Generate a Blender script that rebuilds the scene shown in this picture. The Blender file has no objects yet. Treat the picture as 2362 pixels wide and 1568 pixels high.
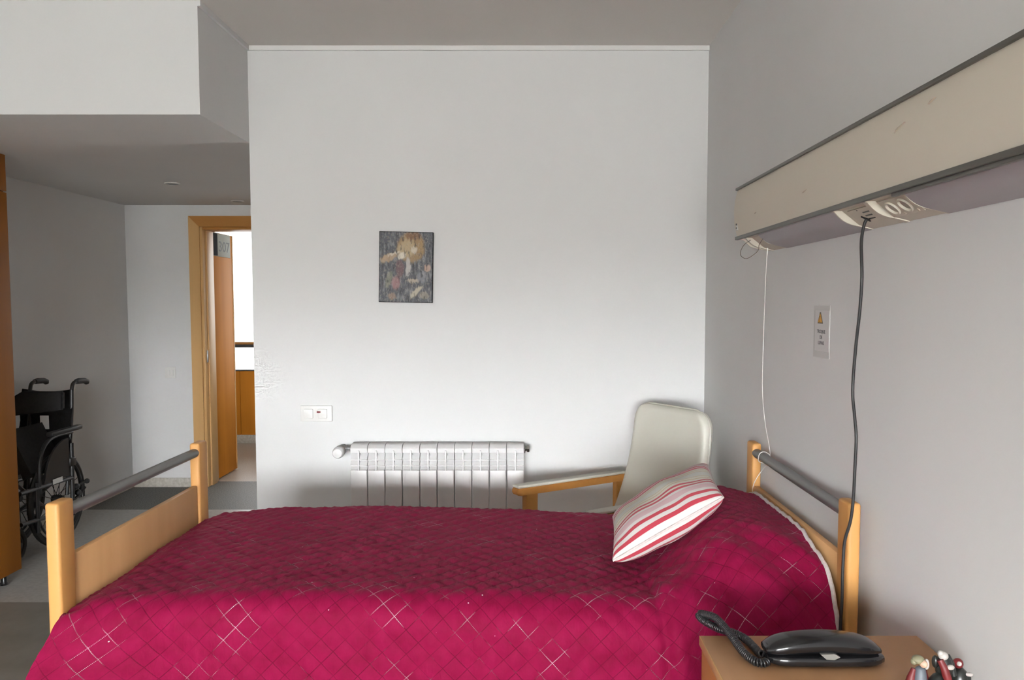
import bpy, bmesh, math, random
import numpy as np
from mathutils import Vector, Matrix, noise

random.seed(7)
np.random.seed(7)
S = bpy.context.scene
C = S.collection
PI = math.pi

# ------------------------------------------------------------------ camera
cam_d = bpy.data.cameras.new('camera')
cam = bpy.data.objects.new('camera', cam_d)
C.objects.link(cam)
cam.location = (0, 0, 1.5)
PITCH = math.atan(117.0 / 1850.0)
cam.rotation_euler = (PI / 2 - PITCH, 0, 0)
cam_d.sensor_fit = 'HORIZONTAL'
cam_d.sensor_width = 36.0
cam_d.lens = 1850.0 / 2362.0 * 36.0
cam_d.shift_x = -37.0 / 2362.0
cam_d.shift_y = 33.0 / 2362.0
cam_d.clip_start = 0.02
S.camera = cam

# ------------------------------------------------------------------ light
S.view_settings.view_transform = 'Standard'
S.view_settings.look = 'None'
S.view_settings.gamma = 1.0
S.view_settings.use_curve_mapping = False
S.view_settings.exposure = 0.21
SKY = 69.0            # overcast sky radiance
GROUND = 27.0          # daylit ground and street outside
w = bpy.data.worlds.new('overcast_sky')
S.world = w
w.use_nodes = True
nt = w.node_tree
nt.nodes.clear()
tc = nt.nodes.new('ShaderNodeTexCoord')
sp = nt.nodes.new('ShaderNodeSeparateXYZ')
mr = nt.nodes.new('ShaderNodeMapRange')
mr.inputs['From Min'].default_value = -0.02
mr.inputs['From Max'].default_value = 0.05
mx = nt.nodes.new('ShaderNodeMix')
mx.data_type = 'RGBA'
mx.inputs['A'].default_value = (GROUND * 1.0, GROUND * 0.99, GROUND * 0.965, 1)
mx.inputs['B'].default_value = (SKY * 0.985, SKY, SKY * 1.015, 1)
bgd = nt.nodes.new('ShaderNodeBackground')
wo = nt.nodes.new('ShaderNodeOutputWorld')
nt.links.new(tc.outputs['Generated'], sp.inputs[0])
nt.links.new(sp.outputs['Z'], mr.inputs['Value'])
nt.links.new(mr.outputs['Result'], mx.inputs['Factor'])
nt.links.new(mx.outputs['Result'], bgd.inputs['Color'])
nt.links.new(bgd.outputs[0], wo.inputs[0])


def portal(name, loc, rot, sx, sy):
    d = bpy.data.lights.new(name, 'AREA')
    d.shape = 'RECTANGLE'
    d.size = sx
    d.size_y = sy
    d.cycles.is_portal = True
    o = bpy.data.objects.new(name, d)
    o.location = loc
    o.rotation_euler = rot
    C.objects.link(o)


REAR_Y = -3.5
WIN_X0, WIN_X1, WIN_Z0, WIN_Z1 = -1.9, 0.86, 0.90, 1.86
portal('window_portal', ((WIN_X0 + WIN_X1) / 2, REAR_Y - 0.05, (WIN_Z0 + WIN_Z1) / 2), (PI / 2, 0, PI), WIN_X1 - WIN_X0, WIN_Z1 - WIN_Z0)
portal('corridor_window_portal', (-2.6, 8.68, 1.6), (-PI / 2, 0, PI), 3.0, 1.6)
try:
    S.cycles.max_bounces = 8
    S.cycles.diffuse_bounces = 5
    S.cycles.caustics_reflective = False
    S.cycles.caustics_refractive = False
    S.cycles.sample_clamp_indirect = 6.0
except Exception:
    pass

# ------------------------------------------------------------------ materials
M = {}


def mat(name, col, rough=0.5, metal=0.0, spec=0.5, **kw):
    m = bpy.data.materials.new(name)
    m.use_nodes = True
    b = m.node_tree.nodes['Principled BSDF']
    b.inputs['Base Color'].default_value = (*col, 1)
    b.inputs['Roughness'].default_value = rough
    b.inputs['Metallic'].default_value = metal
    b.inputs['Specular IOR Level'].default_value = spec
    for k, v in kw.items():
        b.inputs[k].default_value = v
    M[name] = m
    return m


def noisy(name, c1, c2, scale, rough=0.5, stretch=(1, 1, 1), bump=0.0, bscale=None, detail=4.0, lo=0.35, hi=0.65, spec=0.5, metal=0.0, dist=0.0, bdist=0.002):
    m = mat(name, c1, rough, metal, spec)
    t = m.node_tree
    b = t.nodes['Principled BSDF']
    co = t.nodes.new('ShaderNodeTexCoord')
    mp = t.nodes.new('ShaderNodeMapping')
    mp.inputs['Scale'].default_value = stretch
    n = t.nodes.new('ShaderNodeTexNoise')
    n.inputs['Scale'].default_value = scale
    n.inputs['Detail'].default_value = detail
    n.inputs['Distortion'].default_value = dist
    r = t.nodes.new('ShaderNodeValToRGB')
    r.color_ramp.elements[0].position = lo
    r.color_ramp.elements[1].position = hi
    r.color_ramp.elements[0].color = (*c1, 1)
    r.color_ramp.elements[1].color = (*c2, 1)
    t.links.new(co.outputs['Object'], mp.inputs[0])
    t.links.new(mp.outputs[0], n.inputs['Vector'])
    t.links.new(n.outputs['Fac'], r.inputs[0])
    t.links.new(r.outputs[0], b.inputs['Base Color'])
    if bump:
        n2 = t.nodes.new('ShaderNodeTexNoise')
        n2.inputs['Scale'].default_value = bscale or scale
        n2.inputs['Detail'].default_value = 3.0
        t.links.new(mp.outputs[0], n2.inputs['Vector'])
        bp = t.nodes.new('ShaderNodeBump')
        bp.inputs['Strength'].default_value = bump
        bp.inputs['Distance'].default_value = bdist
        t.links.new(n2.outputs['Fac'], bp.inputs['Height'])
        t.links.new(bp.outputs[0], b.inputs['Normal'])
    return m


def wood(name, c1, c2, axis='Z', scale=9.0, rough=0.42, along=0.07, spec=0.22):
    st = {'X': (along, 1, 1), 'Y': (1, along, 1), 'Z': (1, 1, along)}[axis]
    m = noisy(name, c1, c2, scale, rough, st, bump=0.12, bscale=scale * 6, detail=6.0, lo=0.3, hi=0.72, spec=spec, dist=0.6, bdist=0.0006)
    return m


noisy('wall_paint', (0.80, 0.808, 0.808), (0.83, 0.838, 0.838), 1.3, 0.85, bump=0.10, bscale=160, spec=0.15, bdist=0.001)
noisy('ceiling_paint', (0.74, 0.715, 0.68), (0.76, 0.735, 0.70), 1.1, 0.9, bump=0.08, bscale=150, spec=0.1, bdist=0.001)
mat('trim_white', (0.86, 0.86, 0.85), 0.5)
noisy('floor_vinyl', (0.15, 0.142, 0.122), (0.20, 0.188, 0.165), 5.0, 0.42, bump=0.04, bscale=60)
noisy('floor_grey', (0.36, 0.36, 0.34), (0.44, 0.44, 0.42), 40.0, 0.35, detail=6)
noisy('floor_speckle', (0.07, 0.074, 0.07), (0.19, 0.192, 0.18), 130.0, 0.6, detail=3, lo=0.4, hi=0.6)
noisy('floor_terrazzo', (0.40, 0.37, 0.32), (0.56, 0.53, 0.47), 120.0, 0.32, detail=3, lo=0.38, hi=0.62)
noisy('stone_skirting', (0.50, 0.47, 0.41), (0.64, 0.61, 0.55), 45.0, 0.4, detail=5)
wood('wood_beech_z', (0.51, 0.255, 0.078), (0.59, 0.31, 0.108), 'Z')
wood('wood_beech_y', (0.60, 0.335, 0.145), (0.71, 0.42, 0.195), 'Z', scale=7.0)
wood('wood_honey_z', (0.45, 0.215, 0.06), (0.55, 0.275, 0.085), 'Z')
wood('wood_honey_x', (0.45, 0.20, 0.05), (0.54, 0.26, 0.075), 'X')
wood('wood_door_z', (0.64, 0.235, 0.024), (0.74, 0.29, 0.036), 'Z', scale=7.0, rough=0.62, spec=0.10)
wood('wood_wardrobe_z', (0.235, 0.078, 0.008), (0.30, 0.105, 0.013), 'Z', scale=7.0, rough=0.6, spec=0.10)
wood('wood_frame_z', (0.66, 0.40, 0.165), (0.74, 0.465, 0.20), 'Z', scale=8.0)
wood('wood_night_y', (0.40, 0.215, 0.105), (0.47, 0.265, 0.135), 'Y')
wood('wood_night_edge', (0.50, 0.28, 0.11), (0.60, 0.36, 0.16), 'Y')
noisy('steel_rail', (0.17, 0.17, 0.166), (0.23, 0.23, 0.226), 60.0, 0.38, stretch=(1, 0.05, 1), metal=0.55)
mat('chrome', (0.75, 0.75, 0.75), 0.12, 1.0)
mat('radiator_enamel', (0.86, 0.86, 0.86), 0.3)
mat('white_plastic', (0.84, 0.84, 0.82), 0.35)
mat('cream_plastic', (0.66, 0.61, 0.52), 0.4)
mat('socket_cream', (0.70, 0.66, 0.56), 0.4)
mat('phone_window', (0.17, 0.165, 0.15), 0.4)
mat('red_lens', (0.18, 0.03, 0.035), 0.25)
mat('black_plastic', (0.012, 0.012, 0.013), 0.28)
mat('black_rubber', (0.012, 0.012, 0.012), 0.6)
mat('black_cable', (0.016, 0.016, 0.017), 0.45)
mat('black_gloss', (0.008, 0.008, 0.009), 0.16)
noisy('black_cloth', (0.007, 0.007, 0.008), (0.014, 0.014, 0.015), 60.0, 0.85, bump=0.3, bscale=300)
mat('dark_metal', (0.014, 0.014, 0.015), 0.4, 0.2)
mat('grey_metal', (0.25, 0.25, 0.25), 0.35, 0.8)
mat('label_white', (0.6, 0.6, 0.58), 0.6)
noisy('vinyl_greige', (0.67, 0.66, 0.58), (0.70, 0.69, 0.61), 3.0, 0.36, bump=0.12, bscale=220, spec=0.45, bdist=0.0006)
noisy('lamp_enamel', (0.76, 0.705, 0.60), (0.78, 0.725, 0.62), 2.0, 0.45)
mat('lamp_strip', (0.12, 0.115, 0.10), 0.4, 0.5)
mat('lamp_diffuser', (0.40, 0.375, 0.40), 0.32)
mat('scuff', (0.60, 0.535, 0.44), 0.8)
mat('paper', (0.70, 0.69, 0.69), 0.5)
mat('laminate', (0.72, 0.72, 0.71), 0.2)
mat('ink', (0.06, 0.06, 0.065), 0.6)
mat('sign_yellow', (0.72, 0.36, 0.03), 0.5)
mat('sign_dark', (0.06, 0.04, 0.02), 0.5)
mat('plate_grey', (0.50, 0.52, 0.47), 0.7, 0.0, 0.1)
mat('plate_black', (0.010, 0.010, 0.012), 0.8, 0.0, 0.1)
mat('white_cord', (0.80, 0.79, 0.76), 0.6)
mat('thin_wire', (0.10, 0.075, 0.05), 0.5)
noisy('hem_cloth', (0.62, 0.55, 0.53), (0.70, 0.64, 0.62), 120.0, 0.8)
mat('mattress_cloth', (0.7, 0.7, 0.72), 0.9)
mat('fig_red', (0.12, 0.008, 0.010), 0.5)
mat('fig_black', (0.012, 0.014, 0.013), 0.3)
mat('fig_white', (0.46, 0.43, 0.40), 0.6)
mat('fig_grey', (0.10, 0.115, 0.135), 0.5)
mat('fig_olive', (0.19, 0.18, 0.11), 0.45)
mat('fig_skin', (0.55, 0.36, 0.26), 0.5)


def glass_pane():
    m = bpy.data.materials.new('window_glass')
    m.use_nodes = True
    t = m.node_tree
    t.nodes.clear()
    o = t.nodes.new('ShaderNodeOutputMaterial')
    mi = t.nodes.new('ShaderNodeMixShader')
    tr = t.nodes.new('ShaderNodeBsdfTransparent')
    tr.inputs['Color'].default_value = (.30, .30, .30, 1)      # grey tint added to cut the daylight entering the corridor
    gl = t.nodes.new('ShaderNodeBsdfGlossy')
    gl.inputs['Roughness'].default_value = 0.03
    fr = t.nodes.new('ShaderNodeFresnel')
    fr.inputs['IOR'].default_value = 1.4
    t.links.new(fr.outputs[0], mi.inputs[0])
    t.links.new(tr.outputs[0], mi.inputs[1])
    t.links.new(gl.outputs[0], mi.inputs[2])
    t.links.new(mi.outputs[0], o.inputs[0])
    M['window_glass'] = m


glass_pane()

QP = 0.062      # quilting diamond diagonal (m)


def quilt_material():
    """satin cloth; stitches and painted groove shade are drawn from the cloth's own metre coordinates (UV)"""
    m = mat('satin_crimson', (0.36, 0.008, 0.055), 0.65)
    t = m.node_tree
    b = t.nodes['Principled BSDF']
    b.inputs['Sheen Weight'].default_value = 0.05
    b.inputs['Sheen Roughness'].default_value = 0.45
    b.inputs['Sheen Tint'].default_value = (0.95, 0.45, 0.55, 1)
    b.inputs['Specular IOR Level'].default_value = 0.05

    def N(typ, **k):
        n = t.nodes.new(typ)
        for a, v in k.items():
            setattr(n, a, v)
        return n

    def mth(op, a, c=None):
        n = N('ShaderNodeMath', operation=op)
        for i, v in ((0, a), (1, c)):
            if v is None:
                continue
            if isinstance(v, (int, float)):
                n.inputs[i].default_value = v
            else:
                t.links.new(v, n.inputs[i])
        return n.outputs[0]
    uv = N('ShaderNodeUVMap', uv_map='cloth')
    se = N('ShaderNodeSeparateXYZ')
    t.links.new(uv.outputs[0], se.inputs[0])
    u, v = se.outputs[0], se.outputs[1]
    pa = mth('DIVIDE', mth('ADD', u, v), QP)
    pb = mth('DIVIDE', mth('SUBTRACT', u, v), QP)

    def stitch(p, q):
        fr = mth('FRACT', mth('ADD', p, 0.5))
        d = mth('ABSOLUTE', mth('SUBTRACT', fr, 0.5))
        line = mth('LESS_THAN', d, 0.020)
        dash = mth('LESS_THAN', mth('FRACT', mth('MULTIPLY', q, 14.0)), 0.55)
        return mth('MULTIPLY', line, dash)
    st = mth('MAXIMUM', stitch(pa, pb), stitch(pb, pa))
    # pale stitches, with their glint painted on in noise patches
    n = N('ShaderNodeTexNoise')
    n.inputs['Scale'].default_value = 7.0
    n.inputs['Detail'].default_value = 3.0
    t.links.new(uv.outputs[0], n.inputs['Vector'])
    ms = N('ShaderNodeMapRange')
    ms.inputs['From Min'].default_value = 0.54
    ms.inputs['From Max'].default_value = 0.74
    t.links.new(n.outputs['Fac'], ms.inputs['Value'])
    fac = mth('MULTIPLY', st, ms.outputs[0])
    # lint: tiny pale specks
    vo = N('ShaderNodeTexVoronoi')
    vo.inputs['Scale'].default_value = 26.0
    t.links.new(uv.outputs[0], vo.inputs['Vector'])
    sep = N('ShaderNodeSeparateColor')
    t.links.new(vo.outputs['Color'], sep.inputs[0])
    lint = mth('MULTIPLY', mth('LESS_THAN', vo.outputs['Distance'], 0.042), mth('GREATER_THAN', sep.outputs[0], 0.72))
    fac2 = mth('MAXIMUM', mth('MULTIPLY', fac, 0.85), mth('MULTIPLY', lint, 0.75))
    # cloth colour with a slight weave variation
    n2 = N('ShaderNodeTexNoise')
    n2.inputs['Scale'].default_value = 18.0
    n2.inputs['Detail'].default_value = 5.0
    t.links.new(uv.outputs[0], n2.inputs['Vector'])
    cr = N('ShaderNodeValToRGB')
    cr.color_ramp.elements[0].color = (0.155, 0.0035, 0.027, 1)
    cr.color_ramp.elements[1].color = (0.205, 0.005, 0.041, 1)
    cr.color_ramp.elements[0].position = 0.3
    cr.color_ramp.elements[1].position = 0.7
    t.links.new(n2.outputs['Fac'], cr.inputs[0])
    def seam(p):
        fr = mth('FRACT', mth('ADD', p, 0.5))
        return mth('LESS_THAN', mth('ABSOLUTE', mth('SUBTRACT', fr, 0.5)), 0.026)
    groove_shade = N('ShaderNodeMix', data_type='RGBA')        # quilting grooves darkened: their shade is painted into the cloth colour
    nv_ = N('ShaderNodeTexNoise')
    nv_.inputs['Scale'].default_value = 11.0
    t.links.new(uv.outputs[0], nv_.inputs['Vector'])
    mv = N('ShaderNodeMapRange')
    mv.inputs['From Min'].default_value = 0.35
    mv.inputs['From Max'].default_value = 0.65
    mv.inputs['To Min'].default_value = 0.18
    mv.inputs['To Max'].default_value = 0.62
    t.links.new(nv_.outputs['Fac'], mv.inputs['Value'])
    t.links.new(mth('MULTIPLY', mth('MAXIMUM', seam(pa), seam(pb)), mv.outputs[0]), groove_shade.inputs['Factor'])
    mpk = N('ShaderNodeMapping')
    mpk.inputs['Scale'].default_value = (1.0, 0.40, 1.0)
    t.links.new(uv.outputs[0], mpk.inputs[0])
    pk = N('ShaderNodeTexNoise')
    pk.inputs['Scale'].default_value = 62.0
    pk.inputs['Detail'].default_value = 3.0
    pk.inputs['Distortion'].default_value = 0.8
    t.links.new(mpk.outputs[0], pk.inputs['Vector'])
    bmp = N('ShaderNodeBump')
    bmp.inputs['Strength'].default_value = 0.45
    bmp.inputs['Distance'].default_value = 0.005
    t.links.new(pk.outputs['Fac'], bmp.inputs['Height'])
    t.links.new(bmp.outputs[0], b.inputs['Normal'])
    t.links.new(cr.outputs[0], groove_shade.inputs['A'])
    groove_shade.inputs['B'].default_value = (0.055, 0.002, 0.010, 1)
    mixc = N('ShaderNodeMix', data_type='RGBA')
    t.links.new(fac2, mixc.inputs['Factor'])
    t.links.new(groove_shade.outputs['Result'], mixc.inputs['A'])
    mixc.inputs['B'].default_value = (0.82, 0.66, 0.72, 1)
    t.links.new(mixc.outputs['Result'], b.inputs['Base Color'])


quilt_material()


def stripes_material():
    m = mat('striped_cotton', (0.8, 0.8, 0.8), 0.85)
    t = m.node_tree
    b = t.nodes['Principled BSDF']
    b.inputs['Sheen Weight'].default_value = 0.1
    uv = t.nodes.new('ShaderNodeUVMap')
    uv.uv_map = 'cloth'
    se = t.nodes.new('ShaderNodeSeparateXYZ')
    t.links.new(uv.outputs[0], se.inputs[0])
    W_ = (0.68, 0.66, 0.63)
    CR = (0.64, 0.62, 0.545)
    RD = (0.42, 0.035, 0.06)
    PK = (0.62, 0.42, 0.45)
    TN = (0.52, 0.38, 0.21)
    GR = (0.60, 0.60, 0.56)
    seq = [(W_, .045), (RD, .030), (W_, .035), (RD, .032), (W_, .03), (PK, .058), (W_, .026), (RD, .026), (CR, .022), (RD, .024), (CR, .034), (TN, .010),
           (CR, .03), (TN, .010), (GR, .085), (TN, .009), (CR, .028), (TN, .009), (CR, .03), (RD, .024), (PK, .03), (RD, .022), (W_, .026), (PK, .05), (W_, .026), (RD, .028),
           (W_, .03), (RD, .028), (W_, .05)]
    tot = sum(a for _, a in seq)
    n1 = 16

    def ramp(part, lo, hi):
        r = t.nodes.new('ShaderNodeValToRGB')
        r.color_ramp.interpolation = 'CONSTANT'
        e = r.color_ramp.elements
        p = lo
        first = True
        for c, a in part:
            if first:
                e[0].position = 0.0
                e[0].color = (*c, 1)
                first = False
            else:
                x = e.new(min(p, 0.999))
                x.color = (*c, 1)
            p += a / tot
        # the ramp starts with two elements: remove the spare one at the far end
        e.remove(e[len(e) - 1])
        t.links.new(se.outputs[1], r.inputs[0])
        return r, p
    r1, p1 = ramp(seq[:n1], 0.0, 0.5)
    r2, p2 = ramp(seq[n1:], p1, 1.0)
    gt = t.nodes.new('ShaderNodeMath')
    gt.operation = 'GREATER_THAN'
    gt.inputs[1].default_value = p1
    t.links.new(se.outputs[1], gt.inputs[0])
    mi = t.nodes.new('ShaderNodeMix')
    mi.data_type = 'RGBA'
    t.links.new(gt.outputs[0], mi.inputs['Factor'])
    t.links.new(r1.outputs[0], mi.inputs['A'])
    t.links.new(r2.outputs[0], mi.inputs['B'])
    t.links.new(mi.outputs['Result'], b.inputs['Base Color'])


stripes_material()


def attr_material(name, rough=0.7):
    m = mat(name, (0.5, 0.5, 0.5), rough)
    t = m.node_tree
    a = t.nodes.new('ShaderNodeAttribute')
    a.attribute_name = 'paint'
    t.links.new(a.outputs['Color'], t.nodes['Principled BSDF'].inputs['Base Color'])


attr_material('canvas_paint', 0.55)

# ------------------------------------------------------------------ mesh helpers


def bx(bm, x0, x1, y0, y1, z0, z1, bev=0.0, seg=2):
    r = bmesh.ops.create_cube(bm, size=1.0)
    vs = r['verts']
    for v in vs:
        v.co = Vector(((x0 + x1) / 2 + v.co.x * (x1 - x0), (y0 + y1) / 2 + v.co.y * (y1 - y0), (z0 + z1) / 2 + v.co.z * (z1 - z0)))
    if bev > 0:
        es = list({e for v in vs for e in v.link_edges})
        bmesh.ops.bevel(bm, geom=es, offset=bev, segments=seg, profile=0.5, affect='EDGES')
    return bm


def box(x0, x1, y0, y1, z0, z1, bev=0.0, seg=2):
    bm = bmesh.new()
    return bx(bm, x0, x1, y0, y1, z0, z1, bev, seg)


def catmull(pts, n=6):
    P = [Vector(p) for p in pts]
    P = [P[0] * 2 - P[1]] + P + [P[-1] * 2 - P[-2]]
    out = []
    for i in range(1, len(P) - 2):
        a, b, c, d = P[i - 1], P[i], P[i + 1], P[i + 2]
        for k in range(n):
            s = k / n
            out.append(0.5 * ((2 * b) + (c - a) * s + (2 * a - 5 * b + 4 * c - d) * s * s + (3 * b - a - 3 * c + d) * s ** 3))
    out.append(P[-2])
    return out


def tube(bm, pts, r, sides=8, closed=False, cap=True):
    pts = [Vector(p) for p in pts]
    n = len(pts)
    rings = []
    prev = None
    for i in range(n):
        if closed:
            t = pts[(i + 1) % n] - pts[i - 1]
        else:
            t = pts[min(i + 1, n - 1)] - pts[max(i - 1, 0)]
        t.normalize()
        if prev is None:
            a = Vector((0, 0, 1)) if abs(t.z) < 0.9 else Vector((1, 0, 0))
            nrm = t.cross(a).normalized()
        else:
            nrm = (prev - t * prev.dot(t)).normalized()
        prev = nrm
        bn = t.cross(nrm)
        rr = r[i] if isinstance(r, (list, tuple)) else r
        rings.append([bm.verts.new(pts[i] + (nrm * math.cos(2 * PI * k / sides) + bn * math.sin(2 * PI * k / sides)) * rr) for k in range(sides)])
    m = n if closed else n - 1
    for i in range(m):
        a, b = rings[i], rings[(i + 1) % n]
        for k in range(sides):
            bm.faces.new((a[k], a[(k + 1) % sides], b[(k + 1) % sides], b[k]))
    if cap and not closed:
        bm.faces.new(rings[0][::-1])
        bm.faces.new(rings[-1])
    return bm


def lathe(bm, prof, origin, axis=(0, 0, 1), seg=24):
    """prof: (radius, height) along axis"""
    ax = Vector(axis).normalized()
    a = Vector((0, 0, 1)) if abs(ax.z) < 0.9 else Vector((1, 0, 0))
    e1 = ax.cross(a).normalized()
    e2 = ax.cross(e1)
    o = Vector(origin)
    rings = []
    for (r, h) in prof:
        r = max(r, 1e-5)
        rings.append([bm.verts.new(o + ax * h + (e1 * math.cos(2 * PI * k / seg) + e2 * math.sin(2 * PI * k / seg)) * r) for k in range(seg)])
    for i in range(len(rings) - 1):
        A, B = rings[i], rings[i + 1]
        for k in range(seg):
            bm.faces.new((A[k], A[(k + 1) % seg], B[(k + 1) % seg], B[k]))
    bm.faces.new(rings[0][::-1])
    bm.faces.new(rings[-1])
    bmesh.ops.recalc_face_normals(bm, faces=bm.faces)
    return bm


def prism(bm, poly, axis, a0, a1):
    """polygon of 2D points extruded along axis 'X','Y','Z' from a0 to a1"""
    def P(p, h):
        return {'X': (h, p[0], p[1]), 'Y': (p[0], h, p[1]), 'Z': (p[0], p[1], h)}[axis]
    A = [bm.verts.new(P(p, a0)) for p in poly]
    B = [bm.verts.new(P(p, a1)) for p in poly]
    n = len(poly)
    fs = [bm.faces.new(A[::-1]), bm.faces.new(B)]
    for i in range(n):
        fs.append(bm.faces.new((A[i], A[(i + 1) % n], B[(i + 1) % n], B[i])))
    bmesh.ops.recalc_face_normals(bm, faces=fs)
    return bm


def ball(bm, c, r, sc=(1, 1, 1), u=14, v=10, rot=None):
    r_ = bmesh.ops.create_uvsphere(bm, u_segments=u, v_segments=v, radius=r)
    for q in r_['verts']:
        p = Vector((q.co.x * sc[0], q.co.y * sc[1], q.co.z * sc[2]))
        if rot:
            p = rot @ p
        q.co = p + Vector(c)
    return bm


def obj(name, bm, material, parent=None, smooth=35, local=False):
    if isinstance(bm, bpy.types.Mesh):
        me = bm
    else:
        me = bpy.data.meshes.new(name)
        bm.to_mesh(me)
        bm.free()
    me.name = name
    if not me.materials:
        me.materials.append(M[material])
    if smooth:
        me.polygons.foreach_set('use_smooth', [True] * len(me.polygons))
        if smooth < 180:
            me.set_sharp_from_angle(angle=math.radians(smooth))
    o = bpy.data.objects.new(name, me)
    C.objects.link(o)
    if parent is not None:
        o.parent = parent
        if parent.type == 'EMPTY' and not local:
            o.location = -parent.location
    return o


def tag(o, label, cat, group=None):
    o['label'] = label
    o['category'] = cat
    if group:
        o['group'] = group
    return o


def thing(name, label, cat, loc=(0, 0, 0), rotz=0.0, group=None):
    o = bpy.data.objects.new(name, None)
    o.empty_display_size = 0.1
    o.location = loc
    o.rotation_euler = (0, 0, rotz)
    C.objects.link(o)
    return tag(o, label, cat, group)


def struct(name, bm, material, label=None, smooth=35):
    o = obj(name, bm, material, None, smooth)
    o['kind'] = 'structure'
    if label:
        o['label'] = label
    return o


def struct_root(name, loc, label=None):
    o = bpy.data.objects.new(name, None)
    o.empty_display_size = 0.1
    o.location = loc
    C.objects.link(o)
    o['kind'] = 'structure'
    if label:
        o['label'] = label
    return o


def text_mesh(name, body, size, material, mtx, parent, depth=0.0004, align='CENTER', offset=0.0):
    cu = bpy.data.curves.new(name, 'FONT')
    cu.body = body
    cu.size = size
    cu.align_x = align
    cu.align_y = 'CENTER'
    cu.extrude = depth
    cu.offset = offset
    tmp = bpy.data.objects.new(name + '_src', cu)
    C.objects.link(tmp)
    bpy.context.view_layer.update()
    dg = bpy.context.evaluated_depsgraph_get()
    me = bpy.data.meshes.new_from_object(tmp.evaluated_get(dg))
    bpy.data.objects.remove(tmp)
    bpy.data.curves.remove(cu)
    me.transform(mtx)
    me.materials.clear()
    me.materials.append(M[material])
    return obj(name, me, material, parent, smooth=0)


# ------------------------------------------------------------------ the room
XR, YB, ZC = 0.883, 4.0, 2.753      # right wall, back wall, ceiling
XL, YD, ZP = -3.24, 6.50, 2.288     # left wall, door wall, lowered passage ceiling
XP, YBK = -1.37, 3.407              # passage corner, bulkhead front

struct('floor', box(XL, XR, REAR_Y, 3.95, -0.1, 0.0), 'floor_vinyl', 'olive grey vinyl floor of the bedroom')
struct('floor_passage', box(XL, XP + .1, 3.95, 5.77, -0.1, 0.0), 'floor_grey', 'light grey floor of the passage')
struct('floor_threshold', box(XL, XP + .1, 5.77, 6.70, -0.1, 0.0), 'floor_speckle', 'dark speckled floor strip before the doorway')
struct('floor_corridor', box(-5.0, 1.5, 6.70, 8.75, -0.1, 0.0), 'floor_terrazzo', 'beige terrazzo floor of the corridor')
struct('wall_back', box(XP, XR + .2, YB, YB + .2, -0.1, ZC + .1), 'wall_paint', 'white wall behind the bed')
struct('wall_right', box(XR, XR + .2, REAR_Y - .2, YB, -0.1, ZC + .1), 'wall_paint', 'white wall at the head of the bed')
struct('wall_passage', box(XP, XP + .2, YB + .2, YD, -0.1, ZC + .1), 'wall_paint', 'white wall along the passage')
struct('wall_left', box(XL - .2, XL, REAR_Y - .2, YD + .2, -0.1, ZC + .1), 'wall_paint', 'white wall on the left')
struct('wall_bulkhead', box(XL, XP, YBK, YD + .2, ZP, ZC + .1), 'wall_paint', 'white lowered bulkhead over the passage')
struct('ceiling', box(XL, XR, REAR_Y - .2, YB, ZC, ZC + .12), 'ceiling_paint', 'plain ceiling of the bedroom')
# door wall with its opening
DX0, DX1, DZ = -2.64, -1.66, 2.115
bm = box(XL, DX0, YD, YD + .2, -0.1, ZP + .05)
bx(bm, DX1, XP, YD, YD + .2, -0.1, ZP + .05)
bx(bm, DX0, DX1, YD, YD + .2, DZ, ZP + .05)
struct('wall_door', bm, 'wall_paint', 'white wall around the doorway')
# wall behind the camera with the window
bm = box(XL, WIN_X0, REAR_Y - .2, REAR_Y, -0.1, ZC)
bx(bm, WIN_X1, XR, REAR_Y - .2, REAR_Y, -0.1, ZC)
bx(bm, WIN_X0, WIN_X1, REAR_Y - .2, REAR_Y, -0.1, WIN_Z0)
bx(bm, WIN_X0, WIN_X1, REAR_Y - .2, REAR_Y, WIN_Z1, ZC)
struct('wall_rear', bm, 'wall_paint', 'wall with the bedroom window')
wr = struct_root('window_1', ((WIN_X0 + WIN_X1) / 2, REAR_Y - .12, WIN_Z0), 'wide bedroom window')
bm = bmesh.new()
for a, b, c, d in ((WIN_X0, WIN_X1, WIN_Z0, WIN_Z0 + .05), (WIN_X0, WIN_X1, WIN_Z1 - .05, WIN_Z1), (WIN_X0, WIN_X0 + .05, WIN_Z0, WIN_Z1), (WIN_X1 - .05, WIN_X1, WIN_Z0, WIN_Z1),
                   ((WIN_X0 + WIN_X1) / 2 - .03, (WIN_X0 + WIN_X1) / 2 + .03, WIN_Z0, WIN_Z1)):
    bx(bm, a, b, REAR_Y - .15, REAR_Y - .09, c, d)
obj('window_frame', bm, 'trim_white', wr)
obj('window_sill', box(WIN_X0 - .05, WIN_X1 + .05, REAR_Y - .1, REAR_Y + .06, WIN_Z0 - .03, WIN_Z0), 'trim_white', wr)
# trims and skirtings
bm = box(XP + .002, XR, YB - .012, YB, ZC - .022, ZC)
struct('trim_1', bm, 'trim_white', 'thin cornice strip above the back wall')
bm = box(XP, XP + .012, YBK, YB - .012, ZC - .022, ZC)
struct('trim_2', bm, 'wall_paint', 'thin cornice strip along the bulkhead side')
struct('baseboard_left', box(XL, XL + .014, 4.30, YD, 0, .075, .002), 'stone_skirting')
struct('baseboard_door', box(XL + .014, -2.73, YD - .014, YD, 0, .075, .002), 'stone_skirting')
struct('baseboard_back', box(XP, XR, YB - .014, YB, 0, .075, .002), 'stone_skirting')
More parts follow.
